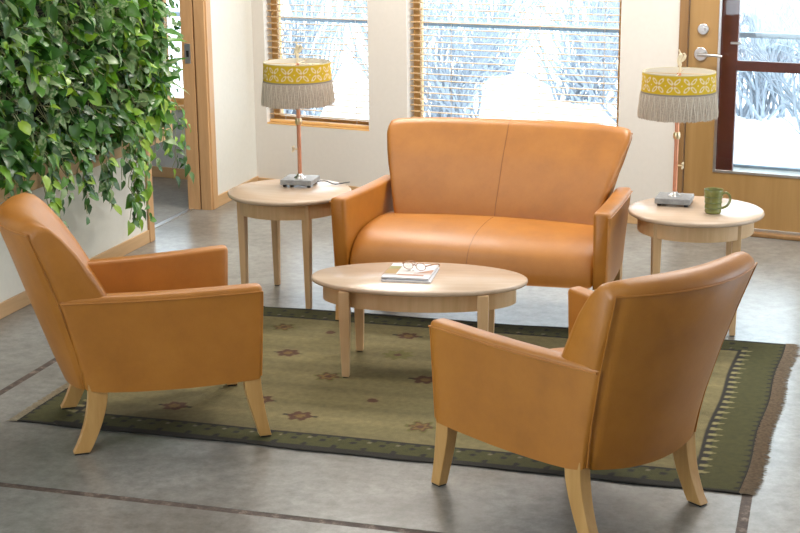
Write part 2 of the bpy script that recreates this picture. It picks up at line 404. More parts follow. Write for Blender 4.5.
MB().box(ds0, ds1, .0, .012, .025, .046).build('door_sweep', 'steel', door, bevel=.002)
lv = MB()
def disc(mb, cx, cz, r, y0, y1, n=28):
    return mb.loft([[(cx+r*cos(2*pi*k/n), y, cz+r*sin(2*pi*k/n)) for k in range(n)] for y in (y0, y1)])
lv = disc(MB(), 3.497, 1.178, .044, .0, .012).build('lever_rose', 'steel', door, smooth=True, bevel=.003)
lm = MB(); lm.tube([(3.497, 0, 1.178), (3.497, -.045, 1.178)], .011, 12); lm.tube([(3.490, -.047, 1.178), (3.53, -.05, 1.180), (3.62, -.05, 1.176), (3.652, -.042, 1.172)], [.011, .011, .009, .008], 12)
lm.build('lever_handle', 'steel', lv, smooth=True)
db = disc(MB(), 3.507, 1.341, .036, -.004, .012).build('deadbolt', 'steel', door, smooth=True, bevel=.004)
disc(MB(), 3.507, 1.341, .017, -.012, -.002).build('turn_piece', 'steel', db, smooth=True, bevel=.002)
struct(local(MB().box(3.36, 4.49, -.05, .19, 0, .026).build('trim_5', 'door_frame', bevel=.006)), 'wood threshold under the glazed door')
mb = MB(); y0, y1 = .150, .185
mb.box(3.55, 3.70, y0, y1, .03, 2.10); mb.box(4.30, 4.44, y0, y1, .03, 2.10); mb.box(3.70, 4.30, y0, y1, .03, .30); mb.box(3.70, 4.30, y0, y1, 1.062, 1.128); mb.box(3.70, 4.30, y0, y1, 1.98, 2.10)
storm = struct(local(mb.build('door_2', 'redwood', bevel=.003)), 'dark red storm door seen through the glass door')
MB().box(3.70, 4.30, .165, .169, .30, 1.062).build('pane', 'glass', storm)
MB().box(3.70, 4.30, .165, .169, 1.128, 1.98).build('pane', 'glass', storm)
MB().box(3.655, 3.725, .132, .150, 1.235, 1.252).build('storm_handle', 'steel', storm, bevel=.004)

# ------------------------------------------------------------------ outdoors
ground = struct(MB().box(-60, 60, 11.9, 90, -.6, -.30).build('ground', 'snow'), 'snow covered ground outside')
def wall_pt(s, off, z=0):
    return Vector((WA.x + cos(PHI)*s + sin(PHI)*off, WA.y - sin(PHI)*s + cos(PHI)*off, z))
rail = local(empty('deck_railing')); tag(rail, 'blue-grey deck railing outside the windows', 'railing')
MB().box(-4, 9, 2.35, 2.45, 1.06, 1.10).build('top_rail', 'rail', rail)
MB().box(-4, 9, 2.38, 2.42, -.02, .02).build('bottom_rail', 'rail', rail)
for k, sx in enumerate((-2.0, -.2, 2.2, 4.75, 6.6)):
    MB().box(sx-.055, sx+.055, 2.34, 2.46, -.30, 1.14).build('post', 'rail', rail)
random.seed(5)
def bare_tree(x, y, h, seed, label):
    rnd = random.Random(seed)
    root = empty('bare_tree', (x, y, -.30)); tag(root, label, 'tree', 'bare winter trees outside')
    tk, br = MB(), MB()
    def grow(p, d, ln, r, depth, mb):
        path = [p]; q = p.copy(); dd = d.copy()
        for i in range(4):
            dd = (dd + Vector((rnd.uniform(-.18, .18), rnd.uniform(-.18, .18), rnd.uniform(-.05, .10)))).normalized()
            q = q + dd*(ln/4); path.append(q.copy())
        mb.tube(path, [r*(1-.1*i) for i in range(5)], 5, cap=False)
        if depth <= 0: return
        for k in range(rnd.choice((3, 4, 4))):
            i = rnd.randint(1, 4); a = rnd.uniform(0, 2*pi); tilt = rnd.uniform(.5, 1.1)
            perp = dd.orthogonal().normalized(); perp.rotate(Matrix.Rotation(a, 3, dd))
            nd = (dd*cos(tilt) + perp*sin(tilt)).normalized(); nd.z = max(nd.z, -.1)
            grow(path[i], nd, ln*rnd.uniform(.55, .8), r*.5, depth-1, br)
    grow(Vector((0, 0, 0)), Vector((rnd.uniform(-.15, .15), rnd.uniform(-.1, .1), 1)).normalized(), h*.45, h*.020, 4, tk)
    tk.build('trunk', 'bark', root, smooth=True); br.build('branches', 'bark', root, smooth=True)
for i, (s, off, h, lab) in enumerate([(1.2, 15.5, 3.0, 'bare tree outside, far behind the wide blind'),
        (9.0, 15.5, 3.0, 'bare tree outside, far behind the glass door')]):
    p = wall_pt(s, off); bare_tree(p.x, p.y, h, 11+i, lab)

def shrub_meshes(seed):
    rnd = random.Random(seed); mb = MB()
    for k in range(46):
        a = rnd.uniform(0, 2*pi); ti = rnd.uniform(.05, .75); d = Vector((cos(a)*sin(ti), sin(a)*sin(ti), cos(ti)))
        p = Vector((rnd.uniform(-.3, .3), rnd.uniform(-.3, .3), 0)); path = [p]; q = p.copy(); L = rnd.uniform(.9, 1.9)
        for i in range(6):
            d = (d + Vector((rnd.uniform(-.25, .25), rnd.uniform(-.25, .25), rnd.uniform(-.1, .12)))).normalized(); q = q + d*(L/6); path.append(q.copy())
            for m in range(2):
                e = (d + Vector((rnd.uniform(-.9, .9), rnd.uniform(-.9, .9), rnd.uniform(-.2, .6)))).normalized()*rnd.uniform(.2, .5)
                mb.tube([q, q+e*.5+Vector((0, 0, .03)), q+e], [.008, .006, .004], 4, cap=False)
        mb.tube(path, [.018-.002*i for i in range(7)], 5, cap=False)
    return mb
sh = [shrub_meshes(40+k).build('twigs', 'bark', None, smooth=True) for k in range(3)]
rs = random.Random(77); used_sh = set(); spots = []; placed = []
for k in range(24):
    spots.append((-2.2 + k*.42 + rs.uniform(-.15, .15), 5.0 + (k % 4)*2.3 + rs.uniform(-.3, .3)))
for k, (ss, off) in enumerate(spots):
    p = wall_pt(ss*(1+.06*off), off, -.30)
    nw = Vector((sin(PHI), cos(PHI), 0)); hit = Vector((p.x, p.y, 0))*(nw.dot(WA)/nw.dot(Vector((p.x, p.y, 0))))
    sh_ = (hit-WA).dot(Vector((cos(PHI), -sin(PHI), 0)))
    if sh_ > 4.5 or sh_ < -1.3 or any((p-q_).length < 1.9 for q_ in placed): continue
    placed.append(p)
    where = 'outside the far room window' if sh_ < -.03 else 'seen through the narrow left blind' if sh_ < 1.16 else 'seen through the wide blind' if sh_ < 3.2 else 'seen through the glass door'
    r_ = empty('bare_shrub', p, rs.uniform(0, 6)); tag(r_, 'leafless twiggy shrub in snow ' + where, 'shrub', 'leafless shrubs ' + where)
    m_ = k % 3
    o_ = sh[m_] if m_ not in used_sh else copy_obj(sh[m_]); used_sh.add(m_); o_.parent = r_
    r_.scale = (1.0, 1.0, rs.uniform(.8, 1.15))
# ------------------------------------------------------------------ upholstered seating
RX0, RX1, RY0, RY1 = -3.355, -.205, 5.395, 7.388     # rug edges
def seating(name, loc, heading, hw_arm_f, hw_arm_r, hw_bot, hw_top, top_z, label, cat, group=None, sofa=False):
    root = empty(name, loc, radians(heading)); tag(root, label, cat, group)
    BZ = .272
    dz = top_z - 1.0
    th = .086 if sofa else .074
    # side seam of the rear panel, bulge of the rear panel
    seam = [(.272, .022), (.36, .010), (.45, -.008), (.64, -.060), (.80, -.113), (.95+dz, -.165)]
    bul = [(.272, .060), (.36, .088), (.45, .10), (.64, .11), (.95+dz, .105)]
    if sofa: bul = [(a, b*.75) for a, b in bul]
    def hw(z): return hw_bot + (hw_top-hw_bot)*min(1, max(0, (z-.27)/(.95+dz-.27)))**(1.0 if sofa else 1.3)
    conc = .06
    front = [(.40, .225), (.47, .220), (.56, .186), (.66, .138), (.76, .084), (.86+dz, .020), (.935+dz, -.040)]
    # closed cross-section of the backrest at lateral s
    def section(s):
        k = 1 - s*s
        sec = []
        for z, x in front: sec.append((x - conc*k + (.02*k if z < .6 else 0), z))
        bx = lerp(bul, .95+dz)*k
        e6 = abs(s)**5*.016
        sec += [(-.060-.85*conc*k-.15*bx, .970+dz-e6), (-.085-.6*conc*k-.4*bx, .992+dz-e6), (-.110-.4*conc*k-.6*bx, 1.0+dz-e6), (-.135-.25*conc*k-.75*bx, .995+dz-e6), (-.156-.1*conc*k-.9*bx, .978+dz-e6*.7)]
        for z, x in reversed(seam): sec.append((x - lerp(bul, z)*k, z - (.022*k if z < .3 else 0)))
        sec.append((.12, BZ-.01)); sec.append((.235-conc*k, .30))
        return sec
    def loop(s, inset=0):
        pts = section(s); cx = sum(p[0] for p in pts)/len(pts); cz = sum(p[1] for p in pts)/len(pts)
        out = []
        for x, z in pts:
            d = sqrt((x-cx)**2+(z-cz)**2); f = max(0, 1-inset/d)
            X, Z = cx+(x-cx)*f, cz+(z-cz)*f
            out.append((X, s*hw(z), Z))
        return out
    ns = 24 if not sofa else 32
    r = .028
    loops = []
    for a in (90, 60, 30):
        l = loop(-1, r*(1-cos(radians(a)))); o = r*(1-sin(radians(a)))
        loops.append([(x, y+o*1.0, z) for x, y, z in l])
    loops = [[(x, y, z) for x, y, z in l] for l in loops]
    for i in range(ns+1):
        s = -1+2*i/ns
        l = loop(s)
        if i in (0, ns): l = [(x, y-(r if s > 0 else -r), z) for x, y, z in l]
        loops.append(l)
    # proper rounded ends: cap ring first (inset), then full ring
    capL = [[(x, y+off, z) for x, y, z in loop(-1, ins)] for ins, off in ((r, 0.0), (r*.3, r*.3), (r*.05, r*.7))]
    capR = [[(x, y-off, z) for x, y, z in loop(1, ins)] for ins, off in ((r*.05, r*.7), (r*.3, r*.3), (r, 0.0))]
    body = [loop(-1+2*i/ns) for i in range(1, ns)]
    MB().loft(capL + body + capR).build('backrest', 'leather', root, smooth=True, angle=55)
    # piping along the rear seams
    for s in (-1, 1):
        path = []
        for i in range(25):
            z = .278 + (.95+dz-.278)*i/24
            path.append((lerp(seam, z)-.002, s*(hw(z)-.004), z))
        MB().tube(path, .0032, 6).build('piping', 'leather', root, smooth=True)
    path = []
    for i in range(ns*2+1):
        s = -1+2*i/(ns*2); z = .95+dz
        path.append((lerp(seam, z)-lerp(bul, z)*(1-s*s)-.001, s*(hw(z)-.004), z))
    MB().tube(path, .0040, 6).build('piping', 'leather', root, smooth=True)
    # seat cushion with a waterfall front
    prof = [(.06, .30), (.08, .46), (.20, .485), (.34, .490), (.47, .482), (.565, .465), (.640, .432), (.690, .388), (.718, .335), (.725, .285), (.718, BZ+.004), (.60, BZ), (.30, BZ)]
    prof = catmull(prof + [prof[0]], 3)[:-1]
    hs = hw_arm_f - th - .002
    bow = .035 if sofa else .025
    def sl(s, ins=0):
        k = 1 - s*s; out = []
        for x, z in prof:
            X = x + bow*k*max(0, min(1, (x-.3)/.4))
            Z = z + ((.012 if sofa else .045)*k if z > .4 else 0)
            out.append((X, Z))
        cx = sum(p[0] for p in out)/len(out); cz = sum(p[1] for p in out)/len(out)
        return [(cx+(X-cx)*(1-ins/.25), s*(hw_arm_r+(hw_arm_f-hw_arm_r)*min(1, (X+.06)/.815)-th-.003), cz+(Z-cz)*(1-ins/.12)) for X, Z in out]
    n2 = 24 if sofa else 16
    L = [[(x, y+o, z) for x, y, z in sl(-1, i)] for i, o in ((.016, 0), (.006, .004), (.001, .014))]
    L += [sl(-1+2*i/n2) for i in range(1, n2)]
    L += [[(x, y-o, z) for x, y, z in sl(1, i)] for i, o in ((.001, .014), (.006, .004), (.016, 0))]
    seat = MB().loft(L).build('seat', 'leather', root, smooth=True, angle=55)
    if sofa:
        path = [(x+.0005, 0, z+.0005) for x, y, z in sl(0)]
        i0 = min(range(len(path)), key=lambda i: (path[i][0]-.2)**2+(path[i][2]-.48)**2)
        i1 = min(range(len(path)), key=lambda i: (path[i][0]-.77)**2+(path[i][2]-.285)**2)
        MB().tube(path[i0:i1+1], .0016, 6).build('seam', 'seam', seat, smooth=True)
        sec = section(0)[:12]
        MB().tube([(x+.0005, 0, z) for x, z in sec], .0016, 6).build('seam', 'seam', root, smooth=True)
    # arms
    for sg in (-1, 1):
        st = []
        xsn = [-.060, -.054, -.038, .0, .08, .16, .25, .34, .44, .54, .64, .705, .737, .750, .755]
        for i, x in enumerate(xsn):
            t = (x+.060)/.815
            yo = hw_arm_r + (hw_arm_f-hw_arm_r)*t
            hb = hw_bot if not sofa else .68
            yb = (hb + .012) + (hw_arm_f-.012-hb-.012)*t
            zt = .676 - .008*sin(pi*t) - (.020*(1-t) if sofa else 0)
            zb = BZ - .018*sin(pi*t)
            e = {0: .014, 1: .006, 2: .001, len(xsn)-1: .016, len(xsn)-2: .006, len(xsn)-3: .001}.get(i, 0)
            # lower rear edge follows the seam of the rear panel
            def X(z):
                if x < .10:
                    w_ = (.10-x)/.160; xr = lerp(seam, z); return x + (xr+.060)*w_
                if x > .5: return x - .016*((zt-z)/(zt-zb))*((x-.5)/.255)
                return x
            o_ = yo-e; b_ = yb-e; ii = yo-th+e; tt = zt-e*.8
            tbl = [(b_, zb+e), (b_+(o_-b_)*.30, zb+(zt-zb)*.33), (b_+(o_-b_)*.68, zb+(zt-zb)*.68), (o_-.001, tt-.035), (o_, tt-.018), (o_-.004, tt-.006), (o_-.014, tt),
                   (ii+.014, tt), (ii+.004, tt-.004), (ii, tt-.015), (ii, zb+.15), (ii, zb+e)]
            st.append([(X(z), sg*y, z) for y, z in tbl])
        arm = MB().loft(st).build('armrest', 'leather', root, smooth=True, angle=50)
        path = []
        for i, x in enumerate(xsn[1:]):
            t = (x+.060)/.815; yo = hw_arm_r + (hw_arm_f-hw_arm_r)*t
            zt = .676 - .008*sin(pi*t) - (.020*(1-t) if sofa else 0)
            path.append((x if i < len(xsn)-2 else x-.002, sg*(yo+.0005 if i < len(xsn)-2 else yo-.008), zt-.024))
        xe = xsn[-1]
        for k in range(1, 12):
            z = .650 - (.650-.285)*k/11; f = (z-.27)/.38
            path.append((xe-.001-.016*(1-f), sg*(hw_arm_f-.010-.012*(1-f)), z))
        MB().tube(path, .0042, 6).build('piping', 'leather', arm, smooth=True)
    # legs: sabre shaped
    hd = radians(heading)
    def leg(pts, name='leg'):
        loops = []
        fx = loc[0] + pts[-1][0]*cos(hd) - pts[-1][1]*sin(hd); fy = loc[1] + pts[-1][0]*sin(hd) + pts[-1][1]*cos(hd)
        g = .008 if (RX0 < fx < RX1 and RY0 < fy < RY1) else 0
        pts = [(x, y, g + z*(1-g/.3), a, b) for x, y, z, a, b in pts]
        for (x, y, z, wx, wy) in catmull(pts, 5):
            loops.append([(x-wx, y-wy, z), (x+wx, y-wy, z), (x+wx, y+wy, z), (x-wx, y+wy, z)])
        o = MB().loft(loops).build('leg', 'maple_leg', root, smooth=True, bevel=.003, angle=35)
        x, y, z, wx, wy = pts[-1]
        MB().box(x-wx*.85, x+wx*.85, y-wy*.85, y+wy*.85, g, g+.008).build('glide', 'black', o)
    for sg in (-1, 1):
        yr = (.303 if not sofa else .69)-.026; yf = hw_arm_f - .047
        leg([(.074, sg*yr, .30, .040, .026), (.069, sg*yr, .22, .039, .026), (.048, sg*yr, .13, .036, .024), (.016, sg*(yr+.003), .05, .034, .022), (-.008, sg*(yr+.005), .006, .034, .022)])
        leg([(.702, sg*yf, .30, .034, .026), (.706, sg*yf, .22, .034, .026), (.724, sg*yf, .12, .029, .024), (.740, sg*(yf), .05, .026, .022), (.751, sg*yf, .006, .025, .021)])
    return root
seating('armchair', (-3.0484, 5.3707, 0), 34.0, .398, .320, .286, .360, 1.0, 'tan leather armchair on the left, beside the plants', 'armchair', 'tan leather armchairs')
seating('armchair', (-.5711, 5.0442, 0), 144.4, .398, .320, .286, .360, 1.0, 'tan leather armchair on the right, back turned to the camera', 'armchair', 'tan leather armchairs')
seating('loveseat', (-1.748, 7.950, 0), -92, .744, .716, .520, .694, .983, 'tan leather two-seat loveseat below the wide window', 'loveseat', sofa=True)

# ------------------------------------------------------------------ tables
def table(name, loc, rz, a, b, h, lx, ly, ap, inset, label, group=None, leg_w=.022):
    root = empty(name, loc, rz); tag(root, label, 'table', group)
    n = 72
    prof = [(-.010, h-.024), (-.003, h-.020), (0, h-.012), (-.002, h-.004), (-.008, h)]
    def ring(d, z): return [((a+d)*cos(2*pi*k/n), (b+d)*sin(2*pi*k/n), z) for k in range(n)]
    MB().loft([ring(-.05, h-.024)] + [ring(d, z) for d, z in prof]).build('table_top', 'maple_top', root, smooth=True, angle=60)
    # apron ring
    z0, z1 = h-.024-ap, h-.0245; i0, i1 = -inset, -inset-.022
    MB().loft([ring(i0, z0), ring(i0, z1), ring(i1, z1), ring(i1, z0)], closed=True).build('apron', 'maple', root, smooth=True, angle=40)
    for sx in (-1, 1):
        for sy in (-1, 1):
            loops = []
            for z, wv in ((h-.0245, leg_w), (h-.024-ap-.02, leg_w), (.004, leg_w*.68)):
                x, y = sx*lx, sy*ly
                loops.append([(x-wv, y-wv, z), (x+wv, y-wv, z), (x+wv, y+wv, z), (x-wv, y+wv, z)])
            lg = MB().loft(loops).build('leg', 'maple', root, bevel=.003)
            MB().box(sx*lx-.012, sx*lx+.012, sy*ly-.012, sy*ly+.012, 0, .005).build('glide', 'black', lg)
    return root
RUG_T = .006
CT_H = .455
table('coffee_table', (-1.850, 6.575, RUG_T+.002), radians(8.4), .520, .287, CT_H-RUG_T-.002, .325, .205, .088, .055, 'oval maple coffee table with magazine on top', leg_w=.025)
TL = (-2.893, 7.628); TR = (-.655, 7.650); TH = .62
table('end_table', (*TL, 0), radians(-6), .346, .346, TH, .198, .198, .085, .050, 'round maple end table between loveseat and doorway wall', 'maple end tables')
table('end_table', (*TR, 0), radians(8), .348, .348, TH, .198, .198, .085, .050, 'round maple end table holding the green mug', 'maple end tables')

# ------------------------------------------------------------------ table lamps
def col_mesh(name, verts, faces, cols, mat, parent, smooth=True):
    me = bpy.data.meshes.new(name); me.from_pydata(verts, [], faces); me.update()
    ca = me.color_attributes.new('Col', 'FLOAT_COLOR', 'POINT')
    flat = []
    for c in cols: flat += [c[0], c[1], c[2], 1]
    ca.data.foreach_set('color', flat)
    me.materials.append(M[mat])
    if smooth: me.shade_smooth()
    o = bpy.data.objects.new(name, me); COL.objects.link(o)
    if parent is not None: o.parent = parent
    return o
def lamp(loc, rz, label, knob_side, cord):
    root = empty('table_lamp', loc, rz); tag(root, label, 'lamp', 'table lamps with fringed yellow shades')
    base = MB().box(-.092, .092, -.088, .088, .012, .042).build('base', 'stone', root, bevel=.004)
    for sx in (-1, 1):
        for sy in (-1, 1): MB().lathe([(.011, 0), (.011, .013)], 12, cx=sx*.07, cy=sy*.066).build('foot', 'black', base)
    MB().lathe([(.0, .041), (.034, .042), (.032, .047), (.018, .055), (.013, .066), (0, .066)], 24).build('socket_cup', 'steel', root, smooth=True)
    MB().lathe([(.0, .055), (.0115, .055), (.0115, .69), (0, .69)], 20).build('pole', 'copper', root, smooth=True)
    MB().lathe([(.0, .345), (.016, .346), (.019, .355), (.019, .372), (.016, .382), (0, .383)], 20).build('collar', 'gold', root, smooth=True)
    # switch key
    ks = knob_side
    k = MB(); k.tube([(0, 0, .205), (.036*ks, 0, .205)], .004, 8)
    kn = k.build('switch_stem', 'gold', root, smooth=True)
    k = MB(); k.tube([(.036*ks, -.016, .190), (.036*ks, .016, .220)], .0045, 6); k.tube([(.036*ks, .016, .190), (.036*ks, -.016, .220)], .0045, 6)
    k.build('switch_key', 'ivory', kn, smooth=True)
    # shade: printed yellow band above a fringe
    zb, zm, zt = .459, .588, .699
    def rad(z): return .198 - (z-zb)/(zt-zb)*.010
    nu, nv = 360, 34; vs, cs, fs = [], [], []
    YEL, PET, RED, BND = (.66, .44, .012), (.82, .68, .48), (.60, .30, .12), (.26, .225, .19)
    step = 2*pi/14
    for j in range(nv+1):
        z = zm + (zt-zm)*j/nv
        for i in range(nu):
            a = 2*pi*i/nu; r = rad(z)
            vs.append((r*cos(a), r*sin(a), z))
            u = ((a/step) % 1)-.5; v = ((z-zm-.014)/(zt-zm-.024))-.5
            c = YEL
            if z < zm+.013: c = BND
            elif z > zt-.005: c = (.62, .55, .35)
            else:
                du, dv = u*.085, v*.086
                for sx in (-1, 1):
                    for sy in (-1, 1):
                        cu, cv = du*sx-.0185, dv*sy-.0205
                        al = (cu+cv)*.7071; ac = (cu-cv)*.7071
                        q = (al/.0195)**2+(ac/.0085)**2
                        if .38 < q < 1.2: c = PET
                if du*du+dv*dv < .0045**2: c = RED
                if abs(abs(u)-.5)*.085 < .003 and abs(dv) < .004: c = PET
            cs.append(c)
        if j:
            for i in range(nu):
                k2 = (i+1) % nu; fs.append(((j-1)*nu+i, (j-1)*nu+k2, j*nu+k2, j*nu+i))
    shade = col_mesh('lamp_shade', vs, fs, cs, 'attr_cloth', root)
    sd = shade.modifiers.new('solid', 'SOLIDIFY'); sd.thickness = .002; sd.offset = -1
    n = 96
    MB().loft([[((rad(z)-.004)*cos(2*pi*k/n), (rad(z)-.004)*sin(2*pi*k/n), z) for k in range(n)] for z in (zb+.004, zm, zt-.002)], cap=False).build('lining', 'shade_in', shade, smooth=True)
    # fringe: strands, too many to count
    mb = MB(); rnd = random.Random(3)
    nst = 300
    for i in range(nst):
        a = 2*pi*(i+.3*rnd.random())/nst; w_ = .0026; L = rnd.uniform(0, .006); r1 = rad(zm)+.001; r0 = .203+rnd.uniform(-.001, .002)
        for rr, zz in ((0, 0),):
            t = Vector((-sin(a), cos(a), 0)); nn = Vector((cos(a), sin(a), 0))
            p0 = nn*r1; p0.z = zm+.004; p1 = nn*r0 + t*rnd.uniform(-.002, .002); p1.z = zb+L
            th = nn*.0012
            mb.add([p0-t*w_, p0+t*w_, p0+th, p1-t*w_, p1+t*w_, p1+th], [(0,1,4,3),(1,2,5,4),(2,0,3,5),(0,2,1),(3,4,5)])
    fr = mb.build('fringe', 'fringe_lamp', shade); fr['kind'] = 'stuff'
    # netted cream threads in front of the fringe
    mb = MB()
    for i in range(36):
        a0 = 2*pi*i/36
        for sgn in (-1, 1):
            a1 = a0 + sgn*2*pi/72*.7
            mb.tube([((rad(zm)+.0028)*cos(a0), (rad(zm)+.0025)*sin(a0), zm), (.2065*cos(a1), .2065*sin(a1), zb+.03), (.2065*cos(a1), .2065*sin(a1), zb+.008)], .0016, 4)
    th = mb.build('netting', 'cream_thread', shade); th['kind'] = 'stuff'
    # spider ring and finial
    sp = MB(); sp.tube([(-.183, 0, zt-.012), (.183, 0, zt-.012)], .0022, 6); sp.tube([(0, -.183, zt-.012), (0, .183, zt-.012)], .0022, 6)
    sp.build('spider', 'gold', root, smooth=True)
    fm = MB(); fm.tube(catmull([(0, 0, zt-.02), (.004, 0, zt+.025), (-.004, 0, zt+.055), (.006, 0, zt+.080), (-.006, 0, zt+.112)], 5), [.007]*6+[.011]*6+[.012]*5+[.004]*4, 8)
    fm.tube(catmull([(.002, 0, zt+.05), (.020, 0, zt+.062), (.028, 0, zt+.085), (.018, 0, zt+.093)], 4), [.008]*8+[.004]*5, 7)
    fm.build('finial', 'ivory', root, smooth=True)
    if cord:
        MB().tube(catmull([(.09, .03, .016), (.13, .05, .018), (.165, .055, .006), (.20, .03, .005), (.235, .075, .004), (.262, .11, .0035)], 6), .0035, 6).build('power_cord', 'black', root, smooth=True)
    return root
lamp((-2.888, 7.785, TH), radians(3), 'copper-stem table lamp with yellow band and fringe, nearest the room corner', -1, True)
lamp((-.778, 7.765, TH), radians(-2), 'copper-stem table lamp with yellow band and fringe, in front of the door', 1, False)

# ------------------------------------------------------------------ mug
mug = empty('mug', (-.562, 7.575, TH), radians(0)); tag(mug, 'green glazed ceramic mug standing on the end table by the door', 'mug')
R0 = .047; prof = [(0, 0), (.036, 0), (.040, .004)]
for i in range(1, 13):
    z = .004 + .116*i/13; prof.append((.0415 + .0065*(i/12) + .0012*sin(i*2.2) - .002*sin(pi*i/13), z))
prof += [(.0485, .122), (.0475, .125), (.045, .123), (.043, .10), (.040, .02), (.036, .010), (0, .010)]
MB().lathe(prof, 40).build('cup', 'glaze', mug, smooth=True, angle=80)
MB().tube(catmull([(.040, .004, .098), (.062, .006, .108), (.080, .008, .092), (.082, .008, .065), (.066, .006, .038), (.040, .003, .026)], 5), [.0065]*26, 8).build('handle', 'glaze', mug, smooth=True)
for z in (.030, .058, .088):
    MB().lathe([(.0448+z*.02, z-.002), (.0466+z*.02, z), (.0448+z*.02, z+.002), (.043, z)], 40, closed=True).build('ridge', 'glaze_dark', mug, smooth=True)

# ------------------------------------------------------------------ magazines and glasses
def magazine(loc, rz, w, d, t, fn, label):
    root = empty('magazine', loc, rz); tag(root, label, 'magazine', 'magazines on the coffee table')
    MB().box(-w/2, w/2, -d/2, d/2, .0005, t-.0008).build('pages', 'paper', root, bevel=.0008)
    nx, ny = 80, 56; vs, cs, fs = [], [], []
    for j in range(ny+1):
        for i in range(nx+1):
            u, v = i/nx, j/ny; vs.append((-w/2-.001+(w+.002)*u, -d/2-.001+(d+.002)*v, t + .003*sin(pi*u)*v)); cs.append(fn(u, v))
            if i and j: a = (j-1)*(nx+1)+i-1; fs.append((a, a+1, a+nx+2, a+nx+1))
    c = col_mesh('cover', vs, fs, cs, 'print', root)
    m = c.modifiers.new('s', 'SOLIDIFY'); m.thickness = .0008
    return root
def cov_a(u, v):
    c = (.80, .81, .86)
    if v < .16: c = (.78, .79, .84)
    if .16 < v < .24: c = (.42, .20, .12) if u > .3 else (.45, .40, .38)
    if .16 < v < .25 and u > .86: c = (.8, .8, .85)
    if .24 < v < .80 and u < .26: c = (.42, .27, .09) if v < .6 else (.30, .30, .10)
    if .30 < v < .62 and .66 < u < .98 and v-.30 < (u-.60)*.9: c = (.55, .30, .20)
    if .24 < v < .36 and u > .3: c = (.70, .62, .60)
    if .25 < v < .85 and .28 < u < .62: c = (.84, .83, .82)
    if (u-.48)**2+((v-.52)*.7)**2 < .0009 or (u-.56)**2+((v-.5)*.7)**2 < .0005: c = (.25, .24, .24)
    return c
def cov_b(u, v): return (.78, .79, .84) if (u > .1) else (.5, .5, .55)
mg_r = radians(4)
magazine((-1.893, 6.585, CT_H), mg_r+radians(2), .235, .275, .009, cov_b, 'lower white magazine on the coffee table, under another one')
magazine((-1.897, 6.592, CT_H+.0128), mg_r, .225, .262, .008, cov_a, 'upper magazine with brown picture strip, lying under the eyeglasses')
gl = empty('eyeglasses', (-1.875, 6.59, CT_H+.0262), radians(-12)); tag(gl, 'brown tortoiseshell eyeglasses lying upside down on the magazine', 'eyeglasses')
for sx in (-1, 1):
    n = 28
    rim = [(sx*.034+.026*cos(2*pi*k/n), .0, .020+.019*sin(2*pi*k/n)) for k in range(n)]
    mb = MB(); loops = []
    for k in range(n):
        p = Vector(rim[k]); c = Vector((sx*.034, 0, .020)); e = (p-c).normalized()
        loops.append([tuple(p+e*.0014*cos(q)+Vector((0, .0014*sin(q), 0))) for q in (0, pi/3, 2*pi/3, pi, 4*pi/3, 5*pi/3)])
    mb.loft(loops, closed=True); rm = mb.build('rim', 'tortoise', gl, smooth=True)
    MB().add([rim[k] for k in range(n)] + [(x, .0012, z) for x, y, z in rim], [tuple(range(n)), tuple(range(n, 2*n))[::-1]] + [(k, (k+1) % n, n+(k+1) % n, n+k) for k in range(n)]).build('lens', 'lens', rm)
    MB().tube(catmull([(sx*.060, 0, .026), (sx*.068, .008, .027), (sx*.072, .06, .022), (sx*.071, .105, .014), (sx*.066, .135, .001)], 5), [.0026]*21, 6).build('temple', 'tortoise', gl, smooth=True)
MB().tube(catmull([(-.009, 0, .022), (0, -.002, .028), (.009, 0, .022)], 5), .0024, 6).build('bridge', 'tortoise', gl, smooth=True)

